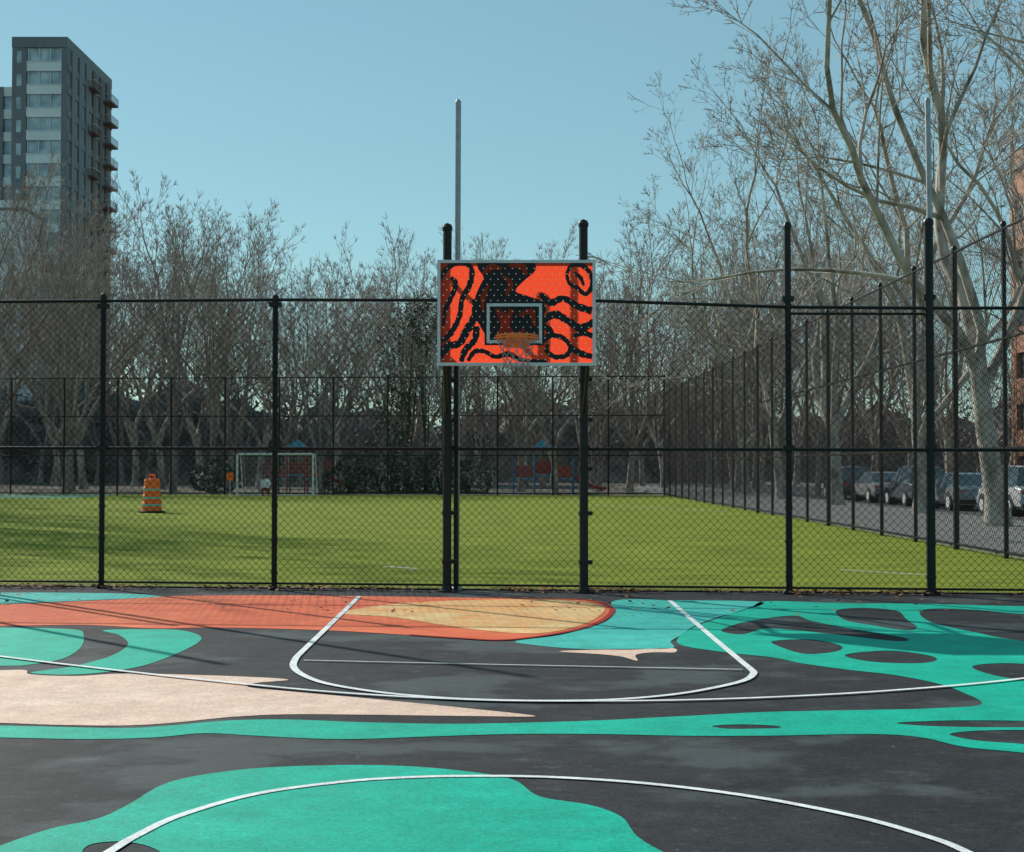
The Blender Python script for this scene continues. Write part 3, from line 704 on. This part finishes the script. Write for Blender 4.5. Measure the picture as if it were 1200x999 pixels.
ss=po.modifiers.new("sub",'SUBSURF'); ss.levels=1; ss.render_levels=2
pm=bpy.data.materials.new("clothes_and_skin"); pm.use_nodes=True; nt=pm.node_tree; tc=nt.nodes.new("ShaderNodeTexCoord"); sx_=nt.nodes.new("ShaderNodeSeparateXYZ"); rp=nt.nodes.new("ShaderNodeValToRGB")
rp.color_ramp.interpolation='CONSTANT'; e=rp.color_ramp.elements; e[0].position=0; e[0].color=(.05,.05,.07,1); e[1].position=.48; e[1].color=(.75,.73,.72,1)
x_=e.new(.93); x_.color=(.45,.25,.18,1); x_=e.new(1.0); x_.color=(.05,.03,.02,1); x_=e.new(.08); x_.color=(.25,.05,.05,1)
nt.links.new(tc.outputs["Object"],sx_.inputs[0]); nt.links.new(sx_.outputs[2],rp.inputs[0]); nt.links.new(rp.outputs[0],nt.nodes["Principled BSDF"].inputs["Base Color"])
me.materials.append(pm); q=P(312,570,76.5); po.location=(q.x,76.5,0)
# ------------------------------------------------------------------ leaf litter
ll=MB(); rn=random.Random(77)
for i in range(3800):
    x=rn.uniform(-9,8); cl_=.5+.5*math.sin(x*1.9)+.4*math.sin(x*5.1+1)
    if rn.random()>cl_*.7+.25: continue
    off=.12-abs(rn.gauss(0,.16)) if i%9 else rn.uniform(-3.0,.3)
    p=fence_x(x,off); s_=rn.uniform(.015,.045); an=rn.random()*6.28; tz=rn.uniform(0,.03)
    a_=Vector((math.cos(an),math.sin(an),rn.uniform(-.3,.5)))*s_; b_=Vector((-math.sin(an),math.cos(an),rn.uniform(-.2,.4)))*s_*.6
    p.z=.022+tz
    ll.add([tuple(p-a_),tuple(p+b_),tuple(p+a_),tuple(p-b_)],[(0,1,2,3)])
ll.build("leaf_litter",[M['leafdry']])
# ------------------------------------------------------------------ light
EL=R(31); D=Vector((.68,-.73,0)).normalized()*math.cos(EL); D.z=-math.sin(EL)
sl=bpy.data.lights.new("sun",'SUN'); sl.energy=4.7; sl.angle=R(.5); sl.color=(1,.95,.86)
so=bpy.data.objects.new("sun",sl); scene.collection.objects.link(so); so.rotation_euler=D.to_track_quat('-Z','Y').to_euler()
w=bpy.data.worlds.new("World"); scene.world=w; w.use_nodes=True; nt=w.node_tree
bg=nt.nodes["Background"]; sky=nt.nodes.new("ShaderNodeTexSky"); sky.sky_type='NISHITA'; sky.sun_disc=False
sky.sun_elevation=EL; sky.sun_rotation=math.atan2(-D.x,-D.y); sky.air_density=1.0; sky.dust_density=.1; sky.ozone_density=2.0
mx=nt.nodes.new("ShaderNodeMix"); mx.data_type='RGBA'; mx.blend_type='MULTIPLY'; mx.inputs[0].default_value=1; mx.inputs[7].default_value=(.82,1.0,.86,1)
nt.links.new(sky.outputs[0],mx.inputs[6])
m2=nt.nodes.new("ShaderNodeMix"); m2.data_type='RGBA'; m2.inputs[0].default_value=.5; m2.inputs[7].default_value=(2.05,3.8,4.4,1)
nt.links.new(mx.outputs[2],m2.inputs[6]); nt.links.new(m2.outputs[2],bg.inputs[0]); bg.inputs[1].default_value=.125
scene.view_settings.view_transform='Standard'; scene.view_settings.look='None'; scene.view_settings.exposure=0
